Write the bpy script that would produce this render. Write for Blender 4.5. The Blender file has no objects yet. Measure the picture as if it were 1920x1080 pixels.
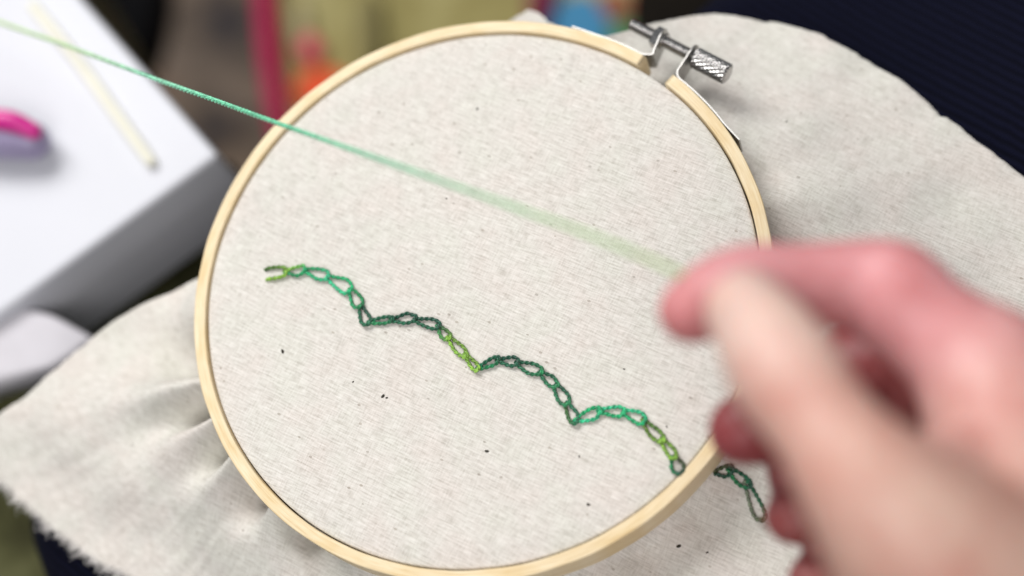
import bpy, bmesh, math, random
import numpy as np
from mathutils import Vector, Matrix, noise

random.seed(7)
rng = np.random.default_rng(7)
SC = bpy.context.scene
COL = SC.collection
R = math.radians

# ------------------------------------------------------------------ camera
SX, SY, PX, PY, FPX, DIST = 0.2014047, -0.3412514, 0.00855433, -0.00082291, 3377.64, 0.40
dirc = np.array([SX, SY, math.sqrt(1 - SX * SX - SY * SY)])
CAM = np.array([PX, PY, 0.0]) + DIST * dirc
FW = -dirc
RT = np.cross(FW, [0, 1, 0]); RT /= np.linalg.norm(RT)
UP = np.cross(RT, FW)
cd = bpy.data.cameras.new("camera")
cd.sensor_width = 36
cd.lens = 36 * FPX / 1920
cd.clip_start = 0.01
cd.clip_end = 50
cd.dof.use_dof = True
cd.dof.focus_distance = 0.396
cd.dof.aperture_fstop = 4.3
cam = bpy.data.objects.new("camera", cd)
COL.objects.link(cam)
m = Matrix.Identity(4)
for i in range(3):
    m[i][0], m[i][1], m[i][2], m[i][3] = RT[i], UP[i], -FW[i], CAM[i]
cam.matrix_world = m
SC.camera = cam

# ------------------------------------------------------------------ world, lamps, exposure
w = bpy.data.worlds.new("World"); SC.world = w; w.use_nodes = True
bg = w.node_tree.nodes["Background"]
bg.inputs[0].default_value = (0.93, 0.96, 1.0, 1)
bg.inputs[1].default_value = 0.22

def area(name, loc, target, sx, sy, power, col):
    l = bpy.data.lights.new(name, 'AREA'); l.shape = 'RECTANGLE'; l.size = sx; l.size_y = sy
    l.energy = power; l.color = col
    o = bpy.data.objects.new(name, l); COL.objects.link(o); o.location = loc
    d = Vector(target) - Vector(loc)
    o.rotation_euler = d.to_track_quat('-Z', 'Y').to_euler()
    return o
area("window_light", (-0.38, 0.62, 0.85), (0, 0, 0), 0.75, 0.55, 12.9, (1.0, 0.985, 0.965))
area("added_fill", (0.16, -0.72, 1.15), (-0.05, 0, 0), 0.9, 0.7, 10, (1.0, 0.97, 0.95))  # unseen fill lamp, added to brighten the side of the box

SC.view_settings.view_transform = 'Standard'
SC.view_settings.look = 'None'
SC.view_settings.gamma = 1
SC.view_settings.exposure = 0
SC.cycles.use_denoising = True
SC.cycles.max_bounces = 6

# ------------------------------------------------------------------ helpers
def at(px, py, z=0.0):
    """point of the horizontal plane z seen at photo position (px, py)"""
    d = FW + ((px - 960) / FPX) * RT - ((py - 540) / FPX) * UP
    t = (z - CAM[2]) / d[2]
    return CAM + t * d

def dep(px, py, depth):
    return CAM + depth * (FW + ((px - 960) / FPX) * RT - ((py - 540) / FPX) * UP)

def lin(r, g, b):
    f = lambda c: (c / 255 / 12.92) if c / 255 <= 0.04045 else ((c / 255 + 0.055) / 1.055) ** 2.4
    return (f(r), f(g), f(b), 1.0)

def tag(o, label=None, cat=None, group=None, kind=None):
    if label: o['label'] = label
    if cat: o['category'] = cat
    if group: o['group'] = group
    if kind: o['kind'] = kind
    return o

def empty(name, loc=(0, 0, 0)):
    o = bpy.data.objects.new(name, None); o.empty_display_size = 0.01
    o.location = loc; COL.objects.link(o); return o

def obj(name, verts, faces, mat, parent=None, smooth=True, cols=None, attr='dye'):
    me = bpy.data.meshes.new(name)
    me.from_pydata([tuple(map(float, v)) for v in verts], [], faces)
    me.validate()
    if cols is not None:
        a = me.color_attributes.new(attr, 'FLOAT_COLOR', 'POINT')
        a.data.foreach_set('color', np.asarray(cols, dtype=np.float32).ravel())
    if smooth:
        me.polygons.foreach_set('use_smooth', [True] * len(me.polygons))
    me.materials.append(mat)
    o = bpy.data.objects.new(name, me); COL.objects.link(o)
    if parent is not None:
        o.parent = parent
        o.location = -Vector(parent.location)
    return o

class NT:
    """small node-tree writer"""
    def __init__(s, name):
        s.m = bpy.data.materials.new(name); s.m.use_nodes = True
        s.t = s.m.node_tree; s.n = s.t.nodes; s.l = s.t.links
        s.b = s.n['Principled BSDF']
    def add(s, t, **kw):
        n = s.n.new(t)
        for k, v in kw.items(): setattr(n, k, v)
        return n
    def link(s, a, b): s.l.new(a, b)
    def math(s, op, a, b=None, clamp=False):
        n = s.add('ShaderNodeMath', operation=op, use_clamp=clamp)
        for i, v in enumerate((a, b)):
            if v is None: continue
            if isinstance(v, (int, float)): n.inputs[i].default_value = v
            else: s.link(v, n.inputs[i])
        return n.outputs[0]
    def coords(s, rot=0.0, scale=(1, 1, 1), out='Object'):
        tc = s.add('ShaderNodeTexCoord'); mp = s.add('ShaderNodeMapping')
        mp.vector_type = 'TEXTURE' if False else 'POINT'
        mp.inputs['Rotation'].default_value = (0, 0, rot)
        s.link(tc.outputs[out], mp.inputs['Vector'])
        m2 = s.add('ShaderNodeMapping'); m2.inputs['Scale'].default_value = scale
        s.link(mp.outputs[0], m2.inputs['Vector'])
        return m2.outputs[0]
    def noise(s, vec, scale, detail=2.0, rough=0.5):
        n = s.add('ShaderNodeTexNoise'); n.inputs['Scale'].default_value = scale
        n.inputs['Detail'].default_value = detail; n.inputs['Roughness'].default_value = rough
        if vec is not None: s.link(vec, n.inputs['Vector'])
        return n.outputs[0]
    def ramp(s, fac, stops):
        r = s.add('ShaderNodeValToRGB')
        e = r.color_ramp.elements
        e[0].position, e[0].color = stops[0]
        e[1].position, e[1].color = stops[-1]
        for p, c in stops[1:-1]:
            x = e.new(p); x.color = c
        s.link(fac, r.inputs[0]); return r.outputs[0]
    def mix(s, fac, a, b, mode='MIX'):
        n = s.add('ShaderNodeMix', data_type='RGBA', blend_type=mode)
        for sock, v in ((n.inputs[0], fac), (n.inputs[6], a), (n.inputs[7], b)):
            if isinstance(v, (int, float)): sock.default_value = v
            elif isinstance(v, tuple): sock.default_value = v
            else: s.link(v, sock)
        return n.outputs[2]
    def bump(s, h, strength, dist):
        n = s.add('ShaderNodeBump'); n.inputs['Strength'].default_value = strength
        n.inputs['Distance'].default_value = dist
        s.link(h, n.inputs['Height']); s.link(n.outputs[0], s.b.inputs['Normal'])

def simple(name, col, rough=0.6, metal=0.0, nscale=60, namt=0.12, spec=0.5):
    t = NT(name)
    v = t.coords()
    n = t.noise(v, nscale, 4)
    c2 = tuple(max(0, c * (1 - namt * 2.0)) for c in col[:3]) + (1,)
    c1 = tuple(min(1, c * (1 + namt)) for c in col[:3]) + (1,)
    t.link(t.ramp(n, [(0.3, c2), (0.7, c1)]), t.b.inputs['Base Color'])
    t.b.inputs['Roughness'].default_value = rough
    t.b.inputs['Metallic'].default_value = metal
    t.b.inputs['Specular IOR Level'].default_value = spec
    return t.m

# ------------------------------------------------------------------ materials
def mat_linen():
    t = NT('unbleached_linen')
    rot = R(27)
    wx = t.coords(rot, (330, 2700, 1))      # weft yarns, long across
    wy = t.coords(rot, (2700, 420, 1))      # warp yarns
    wl = t.coords(rot, (110, 2000, 1))      # long slubs
    v = t.coords(rot)
    a = t.noise(wx, 1.0, 1.0); b = t.noise(wy, 1.0, 1.0)
    sl = t.noise(wl, 1.0, 1.0)
    patch = t.noise(v, 260, 3, 0.6)
    weave2 = t.math('ADD', t.math('MULTIPLY', a, 0.62), t.math('MULTIPLY', b, 0.38))
    weave2 = t.math('ADD', weave2, t.math('MULTIPLY', t.math('SUBTRACT', sl, 0.5), 0.22))
    weave2 = t.math('ADD', weave2, t.math('MULTIPLY', t.math('SUBTRACT', patch, 0.5), 0.16))
    base = t.ramp(weave2, [(0.25, (0.48, 0.452, 0.405, 1)), (0.5, (0.65, 0.622, 0.575, 1)), (0.75, (0.78, 0.755, 0.71, 1))])
    # flecks of seed hull and dyed lint
    vo = t.add('ShaderNodeTexVoronoi'); vo.inputs['Scale'].default_value = 620
    t.link(t.coords(rot, (0.7, 1.2, 1)), vo.inputs['Vector'])
    pick = t.add('ShaderNodeSeparateColor'); t.link(vo.outputs['Color'], pick.inputs[0])
    sz = t.math('MULTIPLY', t.math('GREATER_THAN', pick.outputs[0], 0.93), 0.19)
    fl = t.math('LESS_THAN', vo.outputs['Distance'], sz)
    fl = t.math('MULTIPLY', fl, 0.5)
    fleckc = t.ramp(pick.outputs[1], [(0.0, (0.16, 0.12, 0.085, 1)), (0.5, (0.30, 0.25, 0.19, 1)), (1.0, (0.22, 0.20, 0.17, 1))])
    base = t.mix(fl, base, fleckc)
    tint = t.noise(v, 85, 2)
    tc = t.ramp(tint, [(0.35, (1.0, 0.975, 0.975, 1)), (0.5, (1, 1, 1, 1)), (0.65, (0.98, 1.0, 0.985, 1))])
    base = t.mix(1.0, base, tc, 'MULTIPLY')
    t.link(base, t.b.inputs['Base Color'])
    t.b.inputs['Roughness'].default_value = 0.9
    t.b.inputs['Specular IOR Level'].default_value = 0.15
    t.b.inputs['Sheen Weight'].default_value = 0.12
    t.bump(weave2, 0.4, 0.0003)
    return t.m

def mat_wood():
    t = NT('pale_bamboo')
    v = t.coords()
    # grain follows the bend: angle and radius of the ring as coordinates
    sx = t.add('ShaderNodeSeparateXYZ'); t.link(v, sx.inputs[0])
    ang = t.math('ARCTAN2', sx.outputs[1], sx.outputs[0])
    rad = t.math('SQRT', t.math('ADD', t.math('POWER', sx.outputs[0], 2), t.math('POWER', sx.outputs[1], 2)))
    cb = t.add('ShaderNodeCombineXYZ')
    t.link(t.math('MULTIPLY', ang, 9), cb.inputs[0]); t.link(t.math('MULTIPLY', rad, 2600), cb.inputs[1])
    t.link(t.math('MULTIPLY', sx.outputs[2], 1600), cb.inputs[2])
    g = t.noise(cb.outputs[0], 1.0, 4, 0.6)
    cb2 = t.add('ShaderNodeCombineXYZ')
    t.link(t.math('MULTIPLY', ang, 5), cb2.inputs[0]); t.link(t.math('MULTIPLY', rad, 180), cb2.inputs[1])
    g2 = t.noise(cb2.outputs[0], 1.3, 2)
    c = t.ramp(g, [(0.25, lin(212, 188, 146)), (0.5, lin(228, 209, 172)), (0.75, lin(236, 222, 192))])
    c2 = t.ramp(g2, [(0.3, (0.93, 0.87, 0.74, 1)), (0.55, (1, 1, 1, 1)), (1, (1, 1, 1, 1))])
    t.link(t.mix(1.0, c, c2, 'MULTIPLY'), t.b.inputs['Base Color'])
    t.b.inputs['Roughness'].default_value = 0.5
    t.b.inputs['Specular IOR Level'].default_value = 0.35
    t.bump(g, 0.25, 0.0002)
    return t.m

def mat_metal(name, col, rough):
    t = NT(name)
    v = t.coords()
    n = t.noise(v, 900, 3)
    t.link(t.ramp(n, [(0.3, tuple(c * 0.75 for c in col[:3]) + (1,)), (0.7, col)]), t.b.inputs['Base Color'])
    t.b.inputs['Metallic'].default_value = 1.0
    r = t.math('ADD', t.math('MULTIPLY', n, 0.2), rough - 0.1)
    t.link(r, t.b.inputs['Roughness'])
    return t.m

def mat_thread():
    t = NT('variegated_cotton')
    a = t.add('ShaderNodeAttribute', attribute_name='dye')
    n = t.noise(t.coords(), 1500, 2)
    c = t.ramp(n, [(0.35, (0.6, 0.6, 0.6, 1)), (0.65, (1.3, 1.3, 1.3, 1))])
    t.bump(n, 0.5, 0.0002)
    t.link(t.mix(1.0, a.outputs[0], c, 'MULTIPLY'), t.b.inputs['Base Color'])
    t.b.inputs['Roughness'].default_value = 0.36
    t.b.inputs['Specular IOR Level'].default_value = 0.6
    t.b.inputs['Sheen Weight'].default_value = 0.15
    return t.m

def mat_skin():
    t = NT('skin')
    a = t.add('ShaderNodeAttribute', attribute_name='dye')
    v = t.coords()
    n = t.noise(v, 55, 5, 0.65)
    c = t.ramp(n, [(0.36, (0.84, 0.64, 0.62, 1)), (0.6, (1, 1, 1, 1)), (1, (1.06, 1.06, 1.0, 1))])
    col = t.mix(1.0, a.outputs[0], c, 'MULTIPLY')
    t.link(col, t.b.inputs['Base Color'])
    t.b.inputs['Roughness'].default_value = 0.5
    t.b.inputs['Subsurface Weight'].default_value = 0.35
    t.b.inputs['Subsurface Radius'].default_value = (1.0, 0.3, 0.2)
    t.b.inputs['Subsurface Scale'].default_value = 0.004
    cr = t.noise(v, 700, 3)
    t.bump(cr, 0.25, 0.0006)
    return t.m

def mat_knit():
    t = NT('navy_rib_knit')
    v = t.coords(R(-52))
    wv = t.add('ShaderNodeTexWave'); wv.inputs['Scale'].default_value = 130
    wv.inputs['Distortion'].default_value = 1.0; wv.inputs['Detail'].default_value = 1
    wv.inputs['Detail Scale'].default_value = 2
    t.link(v, wv.inputs['Vector'])
    n = t.noise(t.coords(), 900, 2)
    h = t.math('ADD', wv.outputs[1], t.math('MULTIPLY', n, 0.3))
    t.link(t.ramp(h, [(0.1, (0.0018, 0.0020, 0.0055, 1)), (1.0, (0.0050, 0.0058, 0.018, 1))]), t.b.inputs['Base Color'])
    t.b.inputs['Roughness'].default_value = 0.95
    t.b.inputs['Specular IOR Level'].default_value = 0.1
    t.b.inputs['Sheen Weight'].default_value = 0.0
    t.bump(h, 0.6, 0.0012)
    return t.m

def mat_mottled(name, cols, scale, rough=0.9, detail=3):
    t = NT(name)
    n = t.noise(t.coords(), scale, detail, 0.55)
    k = len(cols)
    t.link(t.ramp(n, [(0.28 + 0.44 * i / (k - 1), c) for i, c in enumerate(cols)]), t.b.inputs['Base Color'])
    t.b.inputs['Roughness'].default_value = rough
    t.b.inputs['Specular IOR Level'].default_value = 0.2
    t.bump(n, 0.3, 0.004)
    return t.m

LINEN = mat_linen(); WOOD = mat_wood(); THREAD = mat_thread(); SKIN = mat_skin(); KNIT = mat_knit()
STEEL = mat_metal('nickel_steel', (0.55, 0.54, 0.53, 1), 0.24)
STEEL_BRIGHT = mat_metal('bright_plated_strip', (0.50, 0.49, 0.47, 1), 0.42)
SPECK = simple('dark_seed_hull', (0.035, 0.03, 0.02, 1), 0.8)
FIBRE = simple('loose_linen_fibre', (0.84, 0.81, 0.78, 1), 0.9, nscale=500)

# ------------------------------------------------------------------ linen cloth
# outline of the loose cloth: photo position and height of the edge
OUT = [(950,40,-.016),(968,30,-.018),(990,19,-.019),(1006,23,-.019),(1020,34,-.018),(1028,46,-.014),(1060,58,-.011),(1100,66,-.010),
       (1135,68,-.011),(1180,57,-.013),(1230,40,-.015),(1280,29,-.016),(1340,22,-.018),(1400,30,-.019),(1438,40,-.020),(1441,37,-.020),(1500,53,-.021),
       (1547,70,-.022),(1549,75,-.022),(1590,92,-.022),(1640,122,-.023),(1690,150,-.023),(1745,197,-.024),(1757,209,-.024),(1760,219,-.024),(1776,220,-.024),
       (1830,262,-.024),(1870,290,-.024),(1922,330,-.025),(2050,440,-.025),(2250,700,-.025),(2280,1000,-.025),(2100,1400,-.027),
       (1500,1520,-.030),(900,1430,-.032),(500,1230,-.032),(380,1138,-.031),(240,1078,-.030),(195,1058,-.030),(150,1030,-.030),(100,990,-.030),
       (62,958,-.030),(30,932,-.030),(0,903,-.029),(-50,862,-.028),(-40,815,-.026),(0,778,-.024),(55,735,-.023),(110,688,-.022),(160,640,-.021),(210,600,-.020),
       (265,570,-.019),(320,545,-.018),(345,530,-.017),(372,517,-.016)]
pts = []
for x, y, z in OUT:
    p = at(x, y, z); pts.append((math.atan2(p[1], p[0]), math.hypot(p[0], p[1]), z))
for k in range(1, len(pts)):
    a, r, z = pts[k]
    while a > pts[k - 1][0] + 0.5: a -= 2 * math.pi
    pts[k] = (min(a, pts[k - 1][0] - 1e-4), r, z)
A0 = pts[0][0]; A1 = pts[-1][0]
pts += [(A1 - 0.06, 0.0652, -.0125), (A0 - 2 * math.pi + 0.05, 0.0652, -.0125), (A0 - 2 * math.pi, pts[0][1], pts[0][2])]
xs = np.array([p[0] for p in pts])[::-1]; rs = np.array([p[1] for p in pts])[::-1]; zs = np.array([p[2] for p in pts])[::-1]

def ang_of(px, py, z=-.0095):
    p = at(px, py, z); return math.atan2(p[1], p[0])
def wrapd(a, b): return (a - b + math.pi) % (2 * math.pi) - math.pi

# gathers in the loose cloth: (photo position where it starts at the ring, depth mm, width deg, reach, lean)
FOLDS = [(352,676,-8.0,4.0,.6,-.25),(366,735,4.6,3.4,.5,-.2),(376,776,-6.0,2.8,.35,-.15),(396,812,3.2,2.6,.5,-.05),(414,842,-4.5,2.6,.33,0),(440,880,3.0,3.2,.4,.0),
         (466,924,-5.5,3.6,.30,.1),(505,965,2.2,3.0,.3,.1),(560,1020,-6.0,7.0,.34,.15),(700,1085,-3.0,9.0,.3,.1),(820,1110,2.5,5,.3,0),(1020,1110,-3.5,7,.3,0),(1190,1010,-4.0,6.0,.30,0),
         (1290,948,-2.5,4.5,.35,.12),(1370,860,1.0,4,.3,.1),(1455,470,-1.4,3.0,.22,0),(1440,380,1.2,3,.25,0),(1425,330,-1.0,3,.2,0),(1385,250,.8,4,.3,0),
         (354,680,-5.0,1.8,.16,-.1),(373,774,-5.0,1.5,.14,-.1),(411,832,-4.5,1.5,.13,0),(463,918,-5.0,1.9,.15,0),(532,1003,-5.0,2.6,.16,.1),
         (388,800,2.6,1.3,.3,-.1),(432,868,2.2,1.3,.3,0),(492,955,2.2,1.4,.3,0),
         (365,600,1.5,4,.5,-.2)]
FA = [(ang_of(x, y), d * .0017, R(wd), reach, lean) for x, y, d, wd, reach, lean in FOLDS]

def height(a, r, s, ro, zo):
    """loose cloth height; s = 0 at the ring, 1 at the hem"""
    e = s * s * (3 - 2 * s)
    z = -.0105 + (zo + .0105) * (0.35 * s + 0.65 * e)
    for fa, d, wd, reach, lean in FA:
        q = wrapd(a, fa + lean * s) / (wd * (1 + 1.6 * s))
        if abs(q) < 3:
            z += d * math.exp(-q * q) * math.exp(-(s / reach) ** 2 * 1.2) * min(1, s / .06 + .35)
    x, y = r * math.cos(a), r * math.sin(a)
    lo = noise.noise(Vector((x * 28, y * 28, 3.1))); mi = noise.noise(Vector((x * 75, y * 75, 8.2)))
    left = max(0, min(1, (-x - .02) / .05))
    hi = noise.noise(Vector((x * 170, y * 170, 4.2)))
    z += (lo * .0024 + mi * .0010 * (1 + left * .9) + hi * .00022 * (.4 + left)) * min(1, s * 5)
    return z

def disc_z(r, x, y):
    q = max(0, (r - .0575) / .0057)
    z = -.0001 - .0007 * q * q
    # faint pulled creases by the gap of the ring
    for (x0, y0, x1, y1, h) in ((1075, 95, 1030, 170, .00028), (1150, 118, 1120, 175, .00014), (960, 90, 930, 150, .0001)):
        a = at(x0, y0)[:2]; b = at(x1, y1)[:2]
        ab = b - a; L = np.linalg.norm(ab); tt = ((x - a[0]) * ab[0] + (y - a[1]) * ab[1]) / (L * L)
        if -.3 < tt < 1.5:
            dd = abs((x - a[0]) * ab[1] - (y - a[1]) * ab[0]) / L
            z += h * math.exp(-(dd / .0011) ** 2) * math.exp(-((tt - .45) / .5) ** 2)
    z += noise.noise(Vector((x * 45, y * 45, 1))) * .00025
    return z

NA = 900
rin = list(np.linspace(0.0, .057, 34)[1:]) + list(np.linspace(.0575, .0631, 12))
V = [(0, 0, disc_z(0, 0, 0))]; F = []
rows = []
angs = [(-math.pi + 2 * math.pi * k / NA) for k in range(NA)]
def outl(a):
    b = a
    while b > xs[-1]: b -= 2 * math.pi
    while b < xs[0]: b += 2 * math.pi
    return float(np.interp(b, xs, rs)), float(np.interp(b, xs, zs))
for r in rin:
    rows.append([(r * math.cos(a), r * math.sin(a), disc_z(r, r * math.cos(a), r * math.sin(a))) for a in angs])
for r, z in ((.06328, -.0030), (.06332, -.0055), (.06332, -.0088), (.0636, -.0098)):
    rows.append([(r * math.cos(a), r * math.sin(a), z) for a in angs])
NS = 64
AMID = ang_of(150, 1010, -.03)
edge = []
for j in range(NS + 1):
    s = (j / NS) ** 1.25
    row = []
    for a in angs:
        ro, zo = outl(a)
        # little irregular steps of the cut edge
        jit = 0.00022 * noise.noise(Vector((math.cos(a) * 60, math.sin(a) * 60, 0))) + .00012 * noise.noise(Vector((math.cos(a) * 230, math.sin(a) * 230, 0)))
        if abs(wrapd(a, AMID)) < .42: jit *= 3.5
        ro2 = ro + jit
        r = .0640 + (ro2 - .0640) * s
        z = height(a, r, s, ro2, zo)
        row.append((r * math.cos(a), r * math.sin(a), z))
    rows.append(row)
edge = rows[-1]; edge_in = rows[-4]
for row in rows: V += row
for k in range(NA): F.append((0, 1 + k, 1 + (k + 1) % NA))
for j in range(len(rows) - 1):
    a0 = 1 + j * NA; b0 = a0 + NA
    for k in range(NA):
        k2 = (k + 1) % NA
        F.append((a0 + k, b0 + k, b0 + k2, a0 + k2))
cloth = obj('linen_cloth', V, F, LINEN)
sm = cloth.modifiers.new('thickness', 'SOLIDIFY'); sm.thickness = .00032; sm.offset = -1
tag(cloth, 'unbleached linen cloth stretched in the hoop, bearing a wavy line of green chain stitch', 'cloth')

def cloth_z(x, y):
    r = math.hypot(x, y); a = math.atan2(y, x)
    if r < .0632: return disc_z(r, x, y)
    ro, zo = outl(a); s = max(0, min(1, (r - .064) / (ro - .064)))
    return height(a, r, s, ro, zo)

def on_cloth(px, py):
    z = 0.
    for _ in range(8):
        p = at(px, py, z); z = cloth_z(p[0], p[1])
    return np.array([p[0], p[1], z])

# frayed fibres along the hems
fv, ff = [], []
def fibre(p, d, L, rad, curl):
    n = 4; base = len(fv)
    d = np.array(d) / np.linalg.norm(d); side = np.cross(d, [0, 0, 1.]); side /= np.linalg.norm(side)
    upv = np.cross(side, d)
    for i in range(n + 1):
        t = i / n
        c = np.array(p) + d * L * t + side * curl[0] * L * t * t + upv * curl[1] * L * t * t
        rr = rad * (1 - .6 * t)
        for q in range(3):
            an = q * 2.094
            fv.append(c + rr * (math.cos(an) * side + math.sin(an) * upv))
    for i in range(n):
        for q in range(3):
            a = base + i * 3 + q; b = base + i * 3 + (q + 1) % 3
            ff.append((a, b, b + 3, a + 3))
amin, amax = ang_of(-40, 880, -.03), ang_of(420, 1150, -.03)
for k in range(NA):
    a = angs[k]
    e0 = np.array(edge[k]); e1 = np.array(edge_in[k]); e2 = np.array(edge[(k + 1) % NA])
    if amin - .02 < a < amax + .02: n = 12; Lm = .0036; rad = .00015
    elif R(-5) < a < R(62): n = 1 if random.random() < .25 else 0; Lm = .0006; rad = .00006
    else: n = 1 if random.random() < .15 else 0; Lm = .0006; rad = .00006
    clump = .55 + .9 * max(0, noise.noise(Vector((a * 60, 0, 0))) + .25)
    for _ in range(n):
        t = random.random(); p = e0 + (e2 - e0) * t - (e0 - e1) * random.random() * .5
        p = p + np.array([0, 0, -.00012])
        d = (e0 - e1); d = d / np.linalg.norm(d)
        tang = (e2 - e0); tang = tang / np.linalg.norm(tang)
        d = d + tang * (random.gauss(0.25, .35)) + np.array([0, 0, random.gauss(0, .2)])
        fibre(p, d, Lm * random.uniform(.3, 1.0) * clump, rad * random.uniform(.6, 1.2), (random.gauss(0, .35), random.gauss(0, .3)))
tag(obj('frayed_hem', fv, ff, FIBRE, cloth), kind='stuff')

# dark seed specks caught in the weave
for (x, y, s) in ((530,659,.62),(718,743,.55),(725,746,.35),(913,846,.55),(1103,946,.5),(1273,1024,.62),(1326,1036,.35),(895,204,.42),(1170,692,.3),(837,372,.3),(1086,856,.28),(1475,228,.3),(662,716,.3),(1250,800,.3)):
    p = on_cloth(x, y); n = 8
    vs, fs = [], []
    ang = random.uniform(0, 3.1)
    for i in range(4):
        ph = math.pi * (i + .5) / 4
        for j in range(n):
            th = 2 * math.pi * j / n
            rr = s * .0006 * math.sin(ph) * (1 + .35 * random.random())
            q = np.array([rr * math.cos(th) * 1.4, rr * math.sin(th) * .8])
            q = (q[0] * math.cos(ang) - q[1] * math.sin(ang), q[0] * math.sin(ang) + q[1] * math.cos(ang))
            vs.append((p[0] + q[0], p[1] + q[1], p[2] + .00005 + s * .0003 * math.cos(ph)))
    for i in range(3):
        for j in range(n):
            a = i * n + j; b = i * n + (j + 1) % n
            fs.append((a, a + n, b + n, b))
    fs.append(tuple(range(n))); fs.append(tuple(range(4 * n - 1, 3 * n - 1, -1)))
    obj('seed_speck', vs, fs, SPECK, cloth)

# ------------------------------------------------------------------ twisted thread sweeps
def catmull(P, n):
    P = [np.array(p, float) for p in P]; Q = [2 * P[0] - P[1]] + P + [2 * P[-1] - P[-2]]
    out = []
    for i in range(1, len(Q) - 2):
        for k in range(n):
            t = k / n
            out.append(.5 * ((2 * Q[i]) + (-Q[i-1] + Q[i+1]) * t + (2*Q[i-1] - 5*Q[i] + 4*Q[i+1] - Q[i+2]) * t*t + (-Q[i-1] + 3*Q[i] - 3*Q[i+1] + Q[i+2]) * t**3))
    out.append(Q[-2]); return np.array(out)

def twisted(path, cols, plies, off, rad, pitch, seg=6, phase=0.0, flat=1.0):
    """a thread of several plies twisted round each other; path Nx3, cols Nx4"""
    V, F, C = [], [], []
    T = np.gradient(path, axis=0); T /= np.linalg.norm(T, axis=1)[:, None] + 1e-12
    L = np.concatenate([[0], np.cumsum(np.linalg.norm(np.diff(path, axis=0), axis=1))])
    ref = np.array([0, 0, 1.])
    for p in range(plies):
        b0 = len(V)
        for i in range(len(path)):
            s = np.cross(T[i], ref); s /= np.linalg.norm(s) + 1e-12; u = np.cross(s, T[i])
            a = 2 * math.pi * L[i] / pitch + p * 2 * math.pi / plies + phase
            c = path[i] + off * (math.cos(a) * s + math.sin(a) * u * flat)
            for q in range(seg):
                th = 2 * math.pi * q / seg + a
                V.append(c + rad * (math.cos(th) * s + math.sin(th) * u))
                C.append(cols[i])
        n = len(path)
        for i in range(n - 1):
            for q in range(seg):
                x = b0 + i * seg + q; y = b0 + i * seg + (q + 1) % seg
                F.append((x, y, y + seg, x + seg))
        F.append(tuple(b0 + q for q in range(seg))[::-1]); F.append(tuple(b0 + (n - 1) * seg + q for q in range(seg)))
    return V, F, C

PAL = {'lime': (134, 180, 66), 'pale': (140, 185, 100), 'teal': (34, 172, 112), 'mint': (62, 196, 146), 'green': (40, 138, 86), 'dark': (30, 106, 74), 'deep': (22, 80, 60),
       'olive': (104, 138, 54), 'moss': (66, 104, 46), 'brown': (74, 80, 46), 'grey': (120, 132, 112)}
def pc(n): return np.array(lin(*PAL[n]))

STITCHES = [  # from, to, half-width mm, colour of the two legs at start, colour at end
    ((500,516),(534,511),1.35,'moss','lime','lime','open'),
    ((534,511),(571,508),1.15,'lime','green','teal',''),
    ((571,508),(614,520),1.30,'green','teal','mint',''),
    ((614,520),(656,545),1.45,'teal','mint','teal',''),
    ((655,543),(675,575),1.25,'green','teal','green',''),
    ((675,574),(690,608),1.10,'deep','dark','dark','corner'),
    ((691,606),(735,600),.80,'dark','green','deep',''),
    ((734,601),(778,598),1.0,'deep','dark','deep',''),
    ((777,600),(822,612),1.15,'deep','dark','deep',''),
    ((820,611),(842,635),1.0,'deep','green','lime',''),
    ((840,632),(873,668),1.0,'olive','lime','lime',''),
    ((871,665),(895,694),.85,'olive','lime','lime','corner'),
    ((895,693),(934,675),.80,'dark','green','deep',''),
    ((932,676),(970,681),1.0,'deep','dark','deep',''),
    ((968,681),(1014,699),1.1,'deep','dark','green',''),
    ((1012,698),(1043,724),1.05,'deep','dark','green',''),
    ((1041,722),(1063,758),1.15,'deep','dark','green',''),
    ((1062,756),(1079,793),1.1,'dark','moss','dark','corner'),
    ((1079,790),(1124,772),1.15,'teal','mint','teal',''),
    ((1122,772),(1169,774),1.1,'mint','teal','teal',''),
    ((1168,773),(1207,790),1.25,'mint','teal','teal',''),
    ((1205,788),(1241,826),1.2,'moss','olive','lime',''),
    ((1239,824),(1265,858),.95,'olive','lime','lime',''),
    ((1263,856),(1274,887),1.25,'brown','green','deep',''),
    ((1341,887),(1372,882),1.15,'brown','deep','deep',''),
    ((1366,880),(1404,912),1.15,'dark','green','deep',''),
    ((1398,903),(1428,972),1.35,'dark','grey','brown',''),
]
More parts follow.
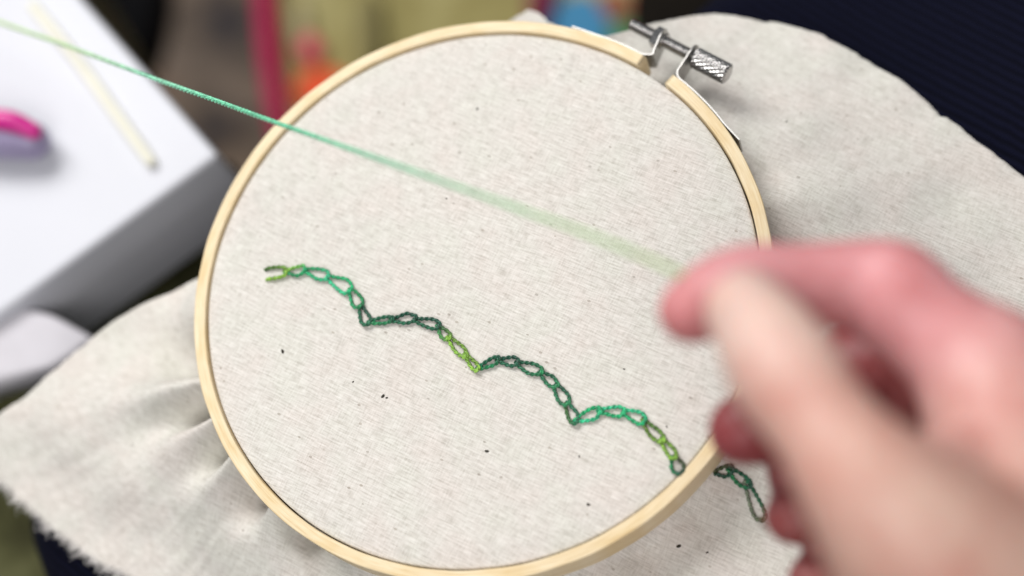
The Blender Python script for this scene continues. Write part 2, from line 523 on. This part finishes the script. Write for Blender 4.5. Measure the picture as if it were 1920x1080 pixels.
for si, (A, B, hw, c1, c2, ce, mode) in enumerate(STITCHES):
    a = on_cloth(*A); b = on_cloth(*B)
    d = b - a; L = np.linalg.norm(d); d /= L
    n = np.array([-d[1], d[0], 0]); n /= np.linalg.norm(n); up = np.array([0, 0, 1.])
    h = hw * .00090; jl = random.uniform(-.00012, .00012)
    def P(t, s, z): return a + d * L * t + n * (s * h + jl * 0) + up * z
    if mode == 'open':
        ctrl = [P(-.06, 1.0, -.0002), P(.02, 1.1, .0004), P(.45, 1.15, .00055), P(.88, .95, .0006), P(1.12, .5, .0008), P(1.14, -.45, .0008), P(.88, -.95, .0006), P(.4, -1.05, .00055), P(.08, -1.0, .0004), P(0, -.9, -.0002)]
    else:
        w1, w2 = random.uniform(.82, 1.15), random.uniform(.82, 1.15)
        jt = lambda: random.uniform(-.13, .13)
        ctrl = [P(-.04, .15, -.0003), P(.04, .30, .0003), P(.30, .66 * w1 + jt(), .0005), P(.68 + jt() * .5, 1.10 * w1 + jt() * .6, .00055), P(.95, .86 + jt(), .0007), P(1.08, .35, .0010), P(1.07, -.35, .0010),
                P(.95, -.86 + jt(), .0007), P(.68 + jt() * .5, -1.10 * w2 + jt() * .6, .00055), P(.30, -.66 * w2 + jt(), .0005), P(.04, -.30, .0003), P(-.04, -.15, -.0003)]
    path = catmull(ctrl, 9)
    m_ = len(path); tt = np.linspace(0, 1, m_)
    k1, k2, k3 = pc(c1), pc(c2), pc(ce)
    cols = []
    for t in tt:
        if t < .5: u = (t / .5) ** 2; c = k1 * (1 - u) + k3 * u
        else: u = ((1 - t) / .5) ** 2; c = k2 * (1 - u) + k3 * u
        cols.append(c * (1.05 + .30 * noise.noise(Vector((t * 14, si * 3.7, 0)))))
    vv, fc, cc = twisted(path, cols, 2, .00021, .00029, .0024, 7, random.uniform(0, 6))
    # small tie bar crossing at the far end
    o = obj('chain_stitch', vv, fc, THREAD, cloth, cols=cc)
    if mode != 'open':
        tie = catmull([b - n * .0006 - up * .0002, b - n * .00045 + up * .0009 + d * .0002, b + n * .00045 + up * .0010 + d * .0003, b + n * .0006 - up * .0002 + d * .0001], 5)
        vv, fc, cc = twisted(tie, [k3 * 1.5] * len(tie), 2, .00015, .00017, .0016, 5, random.uniform(0, 6))
        obj('tie_bar', vv, fc, THREAD, o, cols=cc)

# ------------------------------------------------------------------ hoop
hoop = empty('embroidery_hoop', (0, 0, -.0105))
tag(hoop, 'round pale wooden embroidery hoop with a metal screw clamp at its upper right', 'embroidery hoop')

def ring_mesh(r0, r1, z0, z1, a0, a1, n, bev, closed):
    prof = [(r0 + bev, z1), (r1 - bev, z1), (r1 - bev * .3, z1 - bev * .3), (r1, z1 - bev), (r1, z0 + bev), (r1 - bev, z0), (r0 + bev, z0), (r0, z0 + bev), (r0, z1 - bev), (r0 + bev * .3, z1 - bev * .3)]
    m_ = len(prof); V, F = [], []
    for i in range(n + (0 if closed else 1)):
        a = a0 + (a1 - a0) * i / n
        wob = 1 + .0012 * math.sin(a * 3 + 1) + .0008 * math.sin(a * 7)
        for r, z in prof:
            q = r + .00012 * noise.noise(Vector((math.cos(a) * 9, math.sin(a) * 9, r * 300)))
            V.append((q * math.cos(a), q * math.sin(a), z + .00018 * noise.noise(Vector((math.cos(a) * 5, math.sin(a) * 5, 2)))))
    K = n if closed else n
    for i in range(K):
        b0 = i * m_; b1 = ((i + 1) % n if closed else i + 1) * m_
        for q in range(m_):
            q2 = (q + 1) % m_
            F.append((b0 + q, b0 + q2, b1 + q2, b1 + q))
    if not closed:
        F.append(tuple(range(m_))[::-1]); F.append(tuple(n * m_ + q for q in range(m_)))
    return V, F
aR, aL = R(46.1), R(53.0)
v, f = ring_mesh(.06355, .0664, -.0085, .0002, aL, aR + 2 * math.pi, 360, .00032, False)
o = obj('outer_ring', v, f, WOOD, hoop)
o['label'] = 'split outer ring'
md = o.modifiers.new('n', 'WEIGHTED_NORMAL')
v, f = ring_mesh(.0598, .0628, -.0100, -.0032, 0, 2 * math.pi, 260, .0005, True)
obj('inner_ring', v, f, WOOD, hoop)

# clamp plates bent from strips that follow the ring
def ribbon(path2d, prof_h, thick):
    """path2d: list of (x, y, zlo, zhi); strip standing on edge, of given thickness"""
    V, F = [], []
    P = np.array([p[:2] for p in path2d]); T = np.gradient(P, axis=0); T /= np.linalg.norm(T, axis=1)[:, None]
    for i, (x, y, zl, zh) in enumerate(path2d):
        nx, ny = T[i][1], -T[i][0]
        for sgn, z in ((-.5, zl), (-.5, zh), (.5, zh), (.5, zl)):
            V.append((x + nx * thick * sgn, y + ny * thick * sgn, z))
    n = len(path2d)
    for i in range(n - 1):
        for q in range(4):
            F.append((i * 4 + q, i * 4 + (q + 1) % 4, i * 4 + 4 + (q + 1) % 4, i * 4 + 4 + q))
    F.append((3, 2, 1, 0)); F.append(((n - 1) * 4, (n - 1) * 4 + 1, (n - 1) * 4 + 2, (n - 1) * 4 + 3))
    return V, F
ZH, ZL = -.0010, -.0076
def plate(angs_strip, base, hole, name):
    """strip along the ring, rounded corner, then lug ending in a half round about the hole"""
    out = []
    lift = .00045
    for a, ex in angs_strip:
        r = .0664 + lift + ex
        out.append((r * math.cos(R(a)), r * math.sin(R(a)), ZL, ZH))
    d = np.array(hole) - np.array(base); L = np.linalg.norm(d); d /= L
    Rr = (ZH - ZL) / 2
    cen = (ZH + ZL) / 2
    pre = len(out)
    for t in np.linspace(.0006, L, 6): q = np.array(base) + d * t; out.append((q[0], q[1], ZL, ZH))
    for t in np.linspace(0, 1, 10)[1:]:
        s = math.sin(t * math.pi / 2) * Rr * .98; hh = math.sqrt(max(1e-9, Rr * Rr - s * s))
        q = np.array(hole) + d * s; out.append((q[0], q[1], cen - hh, cen + hh))
    # round the corner by resampling
    A = np.array(out); B = catmull(A, 4)
    o = obj(name, *ribbon([tuple(b) for b in B], 0, .00034), STEEL_BRIGHT, hoop, smooth=False)
    return o
left_strip = [(70.3, .0004), (68, .00015), (65, 0), (62, 0), (59, 0), (56.5, 0), (54.6, 0)]
right_strip = [(27.0, .0007), (29, .00035), (31.5, 0), (34, 0), (37, 0), (40, 0), (43, 0), (45.4, .0001)]
plate(left_strip, (.0409, .0535), (.0431, .0585), 'clamp_plate')
plate(right_strip, (.0466, .0488), (.0498, .0537), 'clamp_plate')

# screw
sa = np.array([.0361, .0640, -.0041]); sb = np.array([.0581, .0485, -.0041])
sd = (sb - sa); SL = np.linalg.norm(sd); sd /= SL
su = np.array([0, 0, 1.]); sv = np.cross(sd, su)
def lathe(profile, n, name, mat, parent, rfun=None, smooth=True):
    V, F = [], []
    for i, (t, r) in enumerate(profile):
        for k in range(n):
            th = 2 * math.pi * k / n
            rr = r if rfun is None else rfun(t, r, th)
            V.append(sa + sd * t + rr * (math.cos(th) * su + math.sin(th) * sv))
    m_ = len(profile)
    for i in range(m_ - 1):
        for k in range(n):
            a = i * n + k; b = i * n + (k + 1) % n
            F.append((a, b, b + n, a + n))
    F.append(tuple(range(n))[::-1]); F.append(tuple((m_ - 1) * n + k for k in range(n)))
    return obj(name, V, F, mat, parent, smooth=smooth)
kn0 = float(np.dot(np.array([.0502, .0534, -.0041]) - sa, sd))   # where the knob begins
rod_t = np.arange(0, kn0 + .001, .00007)
def thr(t, r, th):
    if t < .0003: return r * (.8 + .2 * t / .0003)
    ph = (t / .00056 + th / (2 * math.pi)) % 1
    return r - .00034 * abs(2 * ph - 1)
screw = lathe([(t, .00150) for t in rod_t], 24, 'threaded_screw', STEEL, hoop, thr)
# hex nut outside the left plate
nt = float(np.dot(np.array([.0431, .0585, -.0041]) - sa, sd)) - .0003
def hexr(t, r, th):
    q = (th % (math.pi / 3)) - math.pi / 6
    return r / math.cos(q)
nut = lathe([(nt - .0020, .0019), (nt - .0019, .0022), (nt - .0018, .0023), (nt - .0001, .0023), (nt, .00225)], 48, 'hex_nut', STEEL, hoop, hexr, smooth=False)
# washer against the inside of the plate
lathe([(nt + .0006, .0014), (nt + .00065, .0021), (nt + .00095, .0021), (nt + .001, .0014)], 28, 'washer', STEEL, hoop)
def knurl(t, r, th):
    if r < .0019: return r
    u = (t - kn0)
    a = (th * 15 / (2 * math.pi) + u / .0019) % 1
    b = (th * 15 / (2 * math.pi) - u / .0012) % 1
    ra = 1 - abs(2 * a - 1); rb = 1 - abs(2 * b - 1)
    return r - .00042 + .00042 * (ra ** .8) * (.72 + .28 * rb)
prof = [(kn0, .0012), (kn0 + .0001, .0019), (kn0 + .0002, .0024)] + [(t, .00258) for t in np.arange(kn0 + .0004, SL - .0003, .00009)] + [(SL - .0002, .0024), (SL - .0001, .0022), (SL, .0018), (SL + .00001, .0004)]
knob = lathe(prof, 176, 'knurled_knob', STEEL, hoop, knurl)
# small rivet holding the strip
p = at(1172, 79, -.004)

# ------------------------------------------------------------------ loose working thread
tp = [(-150, -14, -.025), (0, 42, -.010), (130, 88, .005), (290, 148, .020), (400, 187, .030), (525, 233, .044), (740, 309, .062), (950, 384, .075), (1130, 450, .083), (1290, 520, .0865), (1325, 545, .087), (1370, 590, .0865)]
path = catmull([at(x, y, z) for x, y, z in tp], 40)
stops = [(0, (184, 218, 140)), (.10, (190, 222, 150)), (.19, (184, 220, 166)), (.26, (150, 218, 186)), (.36, (116, 206, 166)), (.47, (112, 204, 162)), (.55, (150, 214, 176)), (.68, (176, 214, 160)), (.8, (168, 196, 128)), (1, (120, 150, 80))]
ts = np.linspace(0, 1, len(path)); sc = np.array([lin(*c) for _, c in stops]); sp = [s for s, _ in stops]
cols = np.stack([np.interp(ts, sp, sc[:, k]) for k in range(4)], 1)
v, f, c = twisted(path, cols, 3, .00029, .00032, .0044, 8)
thread_o = obj('working_thread', v, f, THREAD, cols=c)
tag(thread_o, 'taut pale green thread running through the air from fingertips to the upper left', 'thread')

# ------------------------------------------------------------------ hand
def chain_mesh(bm_v, bm_f, P, rad, sub=10, seg=20):
    """closed tapered tube with round ends through centres P with radii rad"""
    Q = catmull([np.append(p, r) for p, r in zip(P, rad)], sub)
    C = Q[:, :3]; r = Q[:, 3]
    T = np.gradient(C, axis=0); T /= np.linalg.norm(T, axis=1)[:, None]
    ring = []
    ref = UP
    sts = []
    for k in range(5, 0, -1):
        ph = k / 5 * math.pi / 2; sts.append((C[0] - T[0] * r[0] * math.sin(ph), T[0], max(1e-5, r[0] * math.cos(ph))))
    for i in range(len(C)): sts.append((C[i], T[i], r[i]))
    for k in range(1, 6):
        ph = k / 5 * math.pi / 2; sts.append((C[-1] + T[-1] * r[-1] * math.sin(ph), T[-1], max(1e-5, r[-1] * math.cos(ph))))
    b0 = len(bm_v)
    for c, t, rr in sts:
        s = np.cross(t, ref); s /= np.linalg.norm(s) + 1e-9; u = np.cross(s, t)
        for q in range(seg):
            th = 2 * math.pi * q / seg
            bm_v.append(c + rr * (math.cos(th) * s + math.sin(th) * u))
    for i in range(len(sts) - 1):
        for q in range(seg):
            a = b0 + i * seg + q; b = b0 + i * seg + (q + 1) % seg
            bm_f.append((a, b, b + seg, a + seg))
    bm_f.append(tuple(b0 + q for q in range(seg))[::-1]); bm_f.append(tuple(b0 + (len(sts) - 1) * seg + q for q in range(seg)))

def J(x, y, d): return dep(x, y, d)
PALE = np.array([.70, .495, .435, 1]); PINK = np.array([.67, .30, .315, 1]); SHADE_RED = np.array([.28, .045, .055, 1]); GAP_SHADE = np.array([.26, .04, .045, 1]); MID = np.array([.69, .39, .37, 1]); BASE = np.array([.65, .42, .33, 1])  # the two darkest reds paint shade onto curled fingers and thumb gap
CH = [  # (joints, radii mm, colour start, colour end)
    ([J(1400,575,.288), J(1432,628,.283), J(1478,705,.277), J(1545,800,.271), J(1625,905,.268), J(1745,1040,.272), J(1900,1190,.285)],
     [6.4, 8.0, 9.1, 8.3, 11.0, 16, 23], PALE, BASE),
    ([J(1297,583,.3015), J(1345,557,.301), J(1410,541,.302), J(1500,537,.303), J(1600,535,.304), J(1668,552,.303), J(1745,615,.301), J(1850,700,.298)],
     [6.0, 7.1, 7.9, 7.5, 8.0, 9.7, 9.3, 12], PINK, PINK),
    ([J(1850,700,.298), J(1890,830,.292), J(1890,1000,.290), J(1960,1220,.300)], [12, 14, 19, 26], MID, BASE),
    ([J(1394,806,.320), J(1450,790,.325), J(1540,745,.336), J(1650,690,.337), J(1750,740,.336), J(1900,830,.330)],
     [6.6, 7.6, 8.6, 10.5, 12, 12], SHADE_RED, GAP_SHADE),
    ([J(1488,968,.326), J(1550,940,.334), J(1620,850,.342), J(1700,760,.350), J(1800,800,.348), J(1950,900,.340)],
     [5.6, 7.0, 8.0, 8.8, 9, 12], SHADE_RED, PINK),
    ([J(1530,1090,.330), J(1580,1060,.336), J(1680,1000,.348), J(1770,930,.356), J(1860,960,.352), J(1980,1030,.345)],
     [5.6, 6.6, 7.2, 7.6, 8, 11], SHADE_RED, PINK),
    ([J(1900,790,.322), J(1930,950,.318), J(1990,1200,.318)], [13, 16, 25], BASE, BASE),
    ([J(1960,900,.332), J(1980,1050,.330), J(2020,1250,.325)], [13, 16, 25], BASE, BASE),
    ([J(1625,905,.270), J(1760,900,.280), J(1890,850,.292)], [8, 7.5, 9], MID, MID),
    ([J(1960,1220,.300), J(2250,1620,.30), J(2550,2050,.31)], [28, 30, 34], BASE, BASE),
    ([J(1480,868,.329), J(1500,930,.332)], [4.8, 5.2], SHADE_RED, SHADE_RED),
    ([J(1745,1010,.290), J(1850,1100,.30), J(1990,1200,.31)], [15, 18, 26], BASE, BASE),
]
hv, hf = [], []
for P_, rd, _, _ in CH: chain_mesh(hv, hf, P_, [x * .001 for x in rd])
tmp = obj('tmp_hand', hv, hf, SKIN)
rm = tmp.modifiers.new('r', 'REMESH'); rm.mode = 'VOXEL'; rm.voxel_size = .0011; rm.use_smooth_shade = True
s1 = tmp.modifiers.new('s', 'SMOOTH'); s1.factor = .6; s1.iterations = 14
dg = bpy.context.evaluated_depsgraph_get(); dg.update()
hm = bpy.data.meshes.new_from_object(tmp.evaluated_get(dg), depsgraph=dg)
bpy.data.objects.remove(tmp)
hm.name = 'hand'
co = np.zeros(len(hm.vertices) * 3, dtype=np.float32); hm.vertices.foreach_get('co', co); co = co.reshape(-1, 3)
acc = np.zeros((len(co), 4)); wsum = np.zeros(len(co))
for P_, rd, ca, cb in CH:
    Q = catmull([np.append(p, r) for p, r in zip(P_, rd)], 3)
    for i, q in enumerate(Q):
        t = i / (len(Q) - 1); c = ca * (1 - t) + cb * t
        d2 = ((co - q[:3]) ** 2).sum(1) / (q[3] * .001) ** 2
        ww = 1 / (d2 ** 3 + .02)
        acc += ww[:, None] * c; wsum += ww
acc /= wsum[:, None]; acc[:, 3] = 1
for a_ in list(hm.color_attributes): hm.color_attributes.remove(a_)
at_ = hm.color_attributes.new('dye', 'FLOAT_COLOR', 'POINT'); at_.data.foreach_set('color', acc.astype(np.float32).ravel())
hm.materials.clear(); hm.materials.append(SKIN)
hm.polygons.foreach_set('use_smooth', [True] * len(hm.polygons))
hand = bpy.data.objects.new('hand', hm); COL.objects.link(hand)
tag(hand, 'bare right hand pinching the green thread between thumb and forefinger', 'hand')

# finger nails
def nail(c, along, nrm, w_, l_, name='thumb_nail'):
    along = along / np.linalg.norm(along); nrm = nrm - along * np.dot(nrm, along); nrm /= np.linalg.norm(nrm)
    side = np.cross(along, nrm)
    V, F = [], []; n = 10
    for layer in (0, -.0005):
        for i in range(n + 1):
            for j in range(n + 1):
                u = i / n * 2 - 1; v_ = j / n * 2 - 1
                # squircle footprint
                x = u * math.sqrt(1 - v_ * v_ / 2); y = v_ * math.sqrt(1 - u * u / 2)
                V.append(c + side * x * w_ + along * y * l_ + nrm * (layer + .0004 - (x * x) * w_ * .42 - y * y * .0006))
    m_ = (n + 1) ** 2
    for i in range(n):
        for j in range(n):
            a = i * (n + 1) + j
            F.append((a, a + 1, a + n + 2, a + n + 1)); F.append((m_ + a, m_ + a + n + 1, m_ + a + n + 2, m_ + a + 1))
    return obj(name, V, F, simple('nail_' + name, (.66, .42, .35, 1), .45), hand)
tip = J(1400,575,.288); nx_ = J(1445,650,.2815)
ax = tip - nx_
nc = J(1420,612,.2855)
nd = -FW * .9 - RT * .45 - UP * .2
nd /= np.linalg.norm(nd)
axn = ax / np.linalg.norm(ax); ndp = nd - axn * np.dot(nd, axn); ndp /= np.linalg.norm(ndp)
nail(nc + ndp * .0071, ax, nd, .0052, .0062)

# ------------------------------------------------------------------ soft sheets and forms
def star_sheet(name, outline, centre, z, thick, rnd, amp, freq, mat, parent=None, zf=None, na=220, nr=26, seed=0.0):
    """a slab of soft material with a rounded rim; outline and centre as photo positions on the plane z"""
    c = at(centre[0], centre[1], z)
    P = [at(x, y, z) - c for x, y in outline]
    aa = np.array([math.atan2(p[1], p[0]) for p in P]); rr = np.array([math.hypot(p[0], p[1]) for p in P])
    o_ = np.argsort(aa); aa, rr = aa[o_], rr[o_]; P = [P[i] for i in o_]
    def rad(a):
        d = np.array([math.cos(a), math.sin(a)])
        best = None
        for i in range(len(P)):
            p, q = P[i][:2], P[(i + 1) % len(P)][:2]
            e = q - p; den = d[0] * e[1] - d[1] * e[0]
            if abs(den) < 1e-12: continue
            t = (p[0] * e[1] - p[1] * e[0]) / den; s = (p[0] * d[1] - p[1] * d[0]) / den
            if t > 0 and -1e-6 <= s <= 1 + 1e-6: best = t if best is None else max(best, t)
        return best if best else float(rr.mean())
    V = []; F = []
    A = [2 * math.pi * k / na for k in range(na)]
    RD = np.array([rad(a) for a in A])
    for _ in range(2): RD = (np.roll(RD, 1) + RD * 2 + np.roll(RD, -1)) / 4
    def zz(x, y, edge):
        h = z + amp * noise.noise(Vector((x * freq, y * freq, seed))) + amp * .4 * noise.noise(Vector((x * freq * 2.7, y * freq * 2.7, seed + 5)))
        if zf: h += zf(x, y)
        return h
    V.append((c[0], c[1], zz(c[0], c[1], 0)))
    prof = [(j / nr, 0) for j in range(1, nr + 1)]
    for j in range(1, nr + 1):
        for k in range(na):
            r0 = max(RD[k] - rnd, RD[k] * .3)
            r = r0 * j / nr
            x, y = c[0] + r * math.cos(A[k]), c[1] + r * math.sin(A[k])
            V.append((x, y, zz(x, y, 0)))
    for j in range(1, 9):
        ph = j / 8 * math.pi / 2
        for k in range(na):
            r0 = max(RD[k] - rnd, RD[k] * .3); r = r0 + (RD[k] - r0) * math.sin(ph)
            x, y = c[0] + r * math.cos(A[k]), c[1] + r * math.sin(A[k])
            V.append((x, y, zz(x, y, 0) - min(rnd, thick) * (1 - math.cos(ph))))
    for k in range(na):
        x, y = c[0] + RD[k] * math.cos(A[k]), c[1] + RD[k] * math.sin(A[k])
        V.append((x, y, zz(x, y, 0) - max(thick, min(rnd, thick) + .0003)))
    rows_ = nr + 9
    for k in range(na): F.append((0, 1 + k, 1 + (k + 1) % na))
    for j in range(rows_ - 1):
        for k in range(na):
            a = 1 + j * na + k; b = 1 + j * na + (k + 1) % na
            F.append((a, a + na, b + na, b))
    V.append((c[0], c[1], z - thick - .001)); e = len(V) - 1
    for k in range(na):
        a = 1 + (rows_ - 1) * na + k; b = 1 + (rows_ - 1) * na + (k + 1) % na
        F.append((a, e, b))
    return obj(name, V, F, mat, parent)

# lap under the cloth
lap = star_sheet('knit_trousers', [(1140,130),(1195,60),(1250,10),(1330,-60),(1500,-180),(2500,-260),(2700,800),(2600,1700),(1200,1800),(500,1600),(100,1330),(35,1090),(-15,960),(0,900),(330,760),(560,600),(900,300)],
                 (1150, 760), -.045, .30, .025, .004, 14, KNIT)
tag(lap, 'navy blue ribbed knit trousers under the cloth, darkest at the top right', 'trousers')

# olive seat at the left
OLIVE = mat_mottled('olive_velour', [lin(44, 42, 26), lin(78, 78, 50), lin(104, 104, 72)], 45)
sofa = star_sheet('sofa_seat', [(-1100,-700),(-500,-700),(-80,-330),(60,-60),(240,180),(380,370),(410,500),(460,640),(640,900),(500,1500),(0,1600),(-700,1500)], (-80, 640), -.092, .12, .03, .008, 16, OLIVE)
tag(sofa, 'olive green velour seat seen left of the cloth, below the white box', 'seat')

# white box
def prism(name, A, B, C, D, zt, zb, mat, parent=None, bev=.0015):
    bm = bmesh.new()
    top = [bm.verts.new((p[0], p[1], zt)) for p in (A, B, C, D)]
    bot = [bm.verts.new((p[0], p[1], zb)) for p in (A, B, C, D)]
    bm.faces.new(top); bm.faces.new(bot[::-1])
    for i in range(4):
        j = (i + 1) % 4
        bm.faces.new((top[i], bot[i], bot[j], top[j]))
    bmesh.ops.recalc_face_normals(bm, faces=bm.faces)
    bmesh.ops.bevel(bm, geom=bm.edges[:], offset=bev, segments=4, profile=.5, affect='EDGES')
    me = bpy.data.meshes.new(name); bm.to_mesh(me); bm.free(); me.materials.append(mat)
    me.polygons.foreach_set('use_smooth', [True] * len(me.polygons))
    o = bpy.data.objects.new(name, me); COL.objects.link(o)
    md = o.modifiers.new('n', 'WEIGHTED_NORMAL')
    if parent is not None: o.parent = parent; o.location = -Vector(parent.location)
    return o
WHITE = simple('white_card', (.66, .67, .72, 1), .6, nscale=12, namt=.02)
ZB = -.045
A_ = at(409, 290, ZB); e1 = at(159, 5, ZB) - A_; e2 = at(38, 560, ZB) - A_
e1u = e1 / np.linalg.norm(e1); e2u = e2 / np.linalg.norm(e2)
Bc = A_ + e1u * .20; Dc = A_ + e2u * .105; Cc = Bc + e2u * .105
box = empty('white_box', tuple(np.append((A_ + Cc)[:2] / 2, -.083)))
tag(box, 'white cardboard box out of focus at the upper left', 'box')
prism('box_lid', A_, Bc, Cc, Dc, ZB, ZB - .018, WHITE, box, .0018)
ins = .0012
def inset(p, q, r): return p + e1u * q * ins + e2u * r * ins
prism('box_base', inset(A_, 1, 1), inset(Bc, -1, 1), inset(Cc, -1, -1), inset(Dc, 1, -1), ZB - .0183, -.083, WHITE, box, .001)

# pink and lilac pen on the box
def tube_thing(name, P, rad, mat, parent=None, seg=24):
    V, F = [], []
    chain_mesh(V, F, P, rad, 8, seg)
    return obj(name, V, F, mat, parent)
pen = empty('marker_pen', tuple(at(20, 255, ZB)))
tag(pen, 'stubby lilac marker with a magenta clip lying on the white box', 'marker')
LILAC = simple('lilac_plastic', lin(150, 140, 172), .35, namt=.05); MAG = simple('magenta_plastic', lin(205, 40, 140), .3, namt=.05)
tube_thing('barrel', [at(-190, 250, ZB + .0065), at(-60, 252, ZB + .0065), at(10, 256, ZB + .0065), at(58, 264, ZB + .0062)], [.0062, .0062, .0062, .0052], LILAC, pen)
tube_thing('clip', [at(-190, 222, ZB + .0125), at(-60, 224, ZB + .0125), at(15, 227, ZB + .0125), at(62, 246, ZB + .0105)], [.0030, .0030, .0030, .0024], MAG, pen)

# straw-coloured skewer
sk = tube_thing('wooden_skewer', [at(62, 12, ZB + .0014), at(150, 120, ZB + .0014), at(215, 210, ZB + .0014), at(283, 303, ZB + .0014)], [.0016] * 4, simple('pale_straw', lin(232, 230, 214), .6, namt=.05))
tag(sk, 'thin pale straw coloured stick lying along the top of the white box', 'stick')

# folded pale paper leaning below the box
fl = star_sheet('folded_tissue', [(-200,540),(18,562),(100,590),(176,632),(140,664),(100,690),(0,716),(-200,780)], (-20, 640), -.050, .010, .003, .0025, 22, simple('grey_white_tissue', (.62, .60, .64, 1), .9, namt=.05))
tag(fl, 'folded greyish white tissue below the white box at the left edge', 'tissue')

# patterned bag behind the hoop
YEL = mat_mottled('olive_yellow_print', [lin(118, 108, 62), lin(160, 150, 98), lin(178, 170, 122)], 22)
bag = empty('patterned_bag', tuple(at(760, 120, -.48)))
tag(bag, 'olive yellow fabric bag with magenta binding and bright spots, behind the hoop', 'bag')
star_sheet('bag_cloth', [(500,-260),(505,0),(512,120),(530,260),(600,400),(900,420),(1235,200),(1225,80),(1215,0),(1190,-260)], (820, 80), -.32, .16, .010, .006, 10, YEL, bag)
def strip_px(name, pts_, w_px, z, col, th=.003):
    V, F = [], []
    L_ = [at(x - w_px / 2, y, z) for x, y in pts_]; R_ = [at(x + w_px / 2, y, z) for x, y in pts_]
    for l, r in zip(L_, R_):
        for q in (0, .12, .5, .88, 1):
            p = l + (r - l) * q; V.append((p[0], p[1], z + th * (math.sin(math.pi * q) ** .5 if 0 < q < 1 else 0)))
    for i in range(len(L_) - 1):
        for q in range(4):
            a = i * 5 + q; F.append((a, a + 1, a + 6, a + 5))
        F.append((i * 5 + 4, i * 5, i * 5 + 5, i * 5 + 9))
    return obj(name, V, F, simple(name + '_cloth', col, .7, namt=.15), bag)
o = strip_px('binding', [(484, -260), (490, -100), (497, 0), (502, 60), (508, 120), (516, 180), (528, 250), (545, 330)], 40, -.310, lin(196, 0, 84), .006)
o = strip_px('binding', [(1018, -200), (1018, -60), (1018, 0), (1013, 40)], 44, -.310, lin(120, 10, 60), .005)
def spot(x, y, rx, ry, col, z=-.311):
    pts_ = [(x + rx * math.cos(t), y + ry * math.sin(t)) for t in np.linspace(0, 2 * math.pi, 15)[:-1]]
    return star_sheet('printed_patch', pts_, (x, y), z, .012, .002, .0003, 20, simple('patch_dye', col, .7, namt=.1), bag, na=40, nr=5)
spot(577, 86, 20, 24, lin(222, 30, 100)); spot(602, 165, 54, 40, lin(245, 78, 12))
spot(1088, 45, 58, 60, lin(52, 132, 176)); spot(1168, 72, 36, 42, lin(70, 130, 84)); spot(1150, 8, 38, 30, lin(150, 84, 52))
spot(690, 50, 20, 90, lin(126, 116, 66)); spot(1008, 10, 22, 40, lin(128, 16, 66), -.309)
spot(560, 40, 14, 60, lin(172, 160, 120))

# black bag beside the box and the floor
blk = star_sheet('black_pouch', [(120,-200),(150,-10),(230,70),(262,125),(284,60),(292,0),(300,-200)], (225, -60), -.28, .02, .008, .003, 20, simple('black_nylon', (.006, .006, .007, 1), .9, spec=.08))
tag(blk, 'small black pouch beyond the edge of the white box at the top', 'pouch')
blk2 = star_sheet('dark_case', [(1190,-200),(1180,0),(1185,60),(1200,110),(1280,100),(1400,0),(1400,-200)], (1250, -20), -.17, .3, .01, .003, 20, simple('brown_black_leather', (.010, .008, .006, 1), .9, spec=.08))
tag(blk2, 'dark brown case behind the clamp screw, beside the navy trousers', 'case')
blk3 = star_sheet('shadow_sheet', [(405,300),(425,296),(445,320),(455,400),(440,480),(410,500),(400,400)], (425, 380), -.10, .008, .004, .002, 30, simple('shadow_black', (.008, .008, .007, 1), .9, spec=.08))  # black sheet in place of the shadow by the box corner
tag(blk3, 'black sheet standing for the shadow between the box corner and the hoop', 'shadow sheet')

t = NT('brown_rug')
v = t.coords()
n = t.noise(v, 24, 3, .55); n2 = t.noise(v, 9, 2)
c = t.ramp(n, [(.3, lin(52, 50, 56)), (.45, lin(112, 98, 84)), (.6, lin(140, 124, 108)), (.75, lin(126, 92, 66))])
c2 = t.ramp(n2, [(.35, (.75, .75, .8, 1)), (.6, (1.1, 1.02, .95, 1))])
t.link(t.mix(1.0, c, c2, 'MULTIPLY'), t.b.inputs['Base Color']); t.b.inputs['Roughness'].default_value = .95
t.bump(n, .4, .006)
fc = (0, .2, -.36)
G = 60; V = []; F = []
for i in range(G + 1):
    for j in range(G + 1):
        x = -2 + 4 * i / G; y = -1.8 + 4 * j / G
        V.append((x, y, -.49 + .006 * noise.noise(Vector((x * 6, y * 6, 0)))))
for i in range(G):
    for j in range(G):
        a = i * (G + 1) + j; F.append((a, a + G + 1, a + G + 2, a + 1))
floor = obj('floor', V, F, t.m)
tag(floor, 'mottled brown rug on the floor', kind='structure')
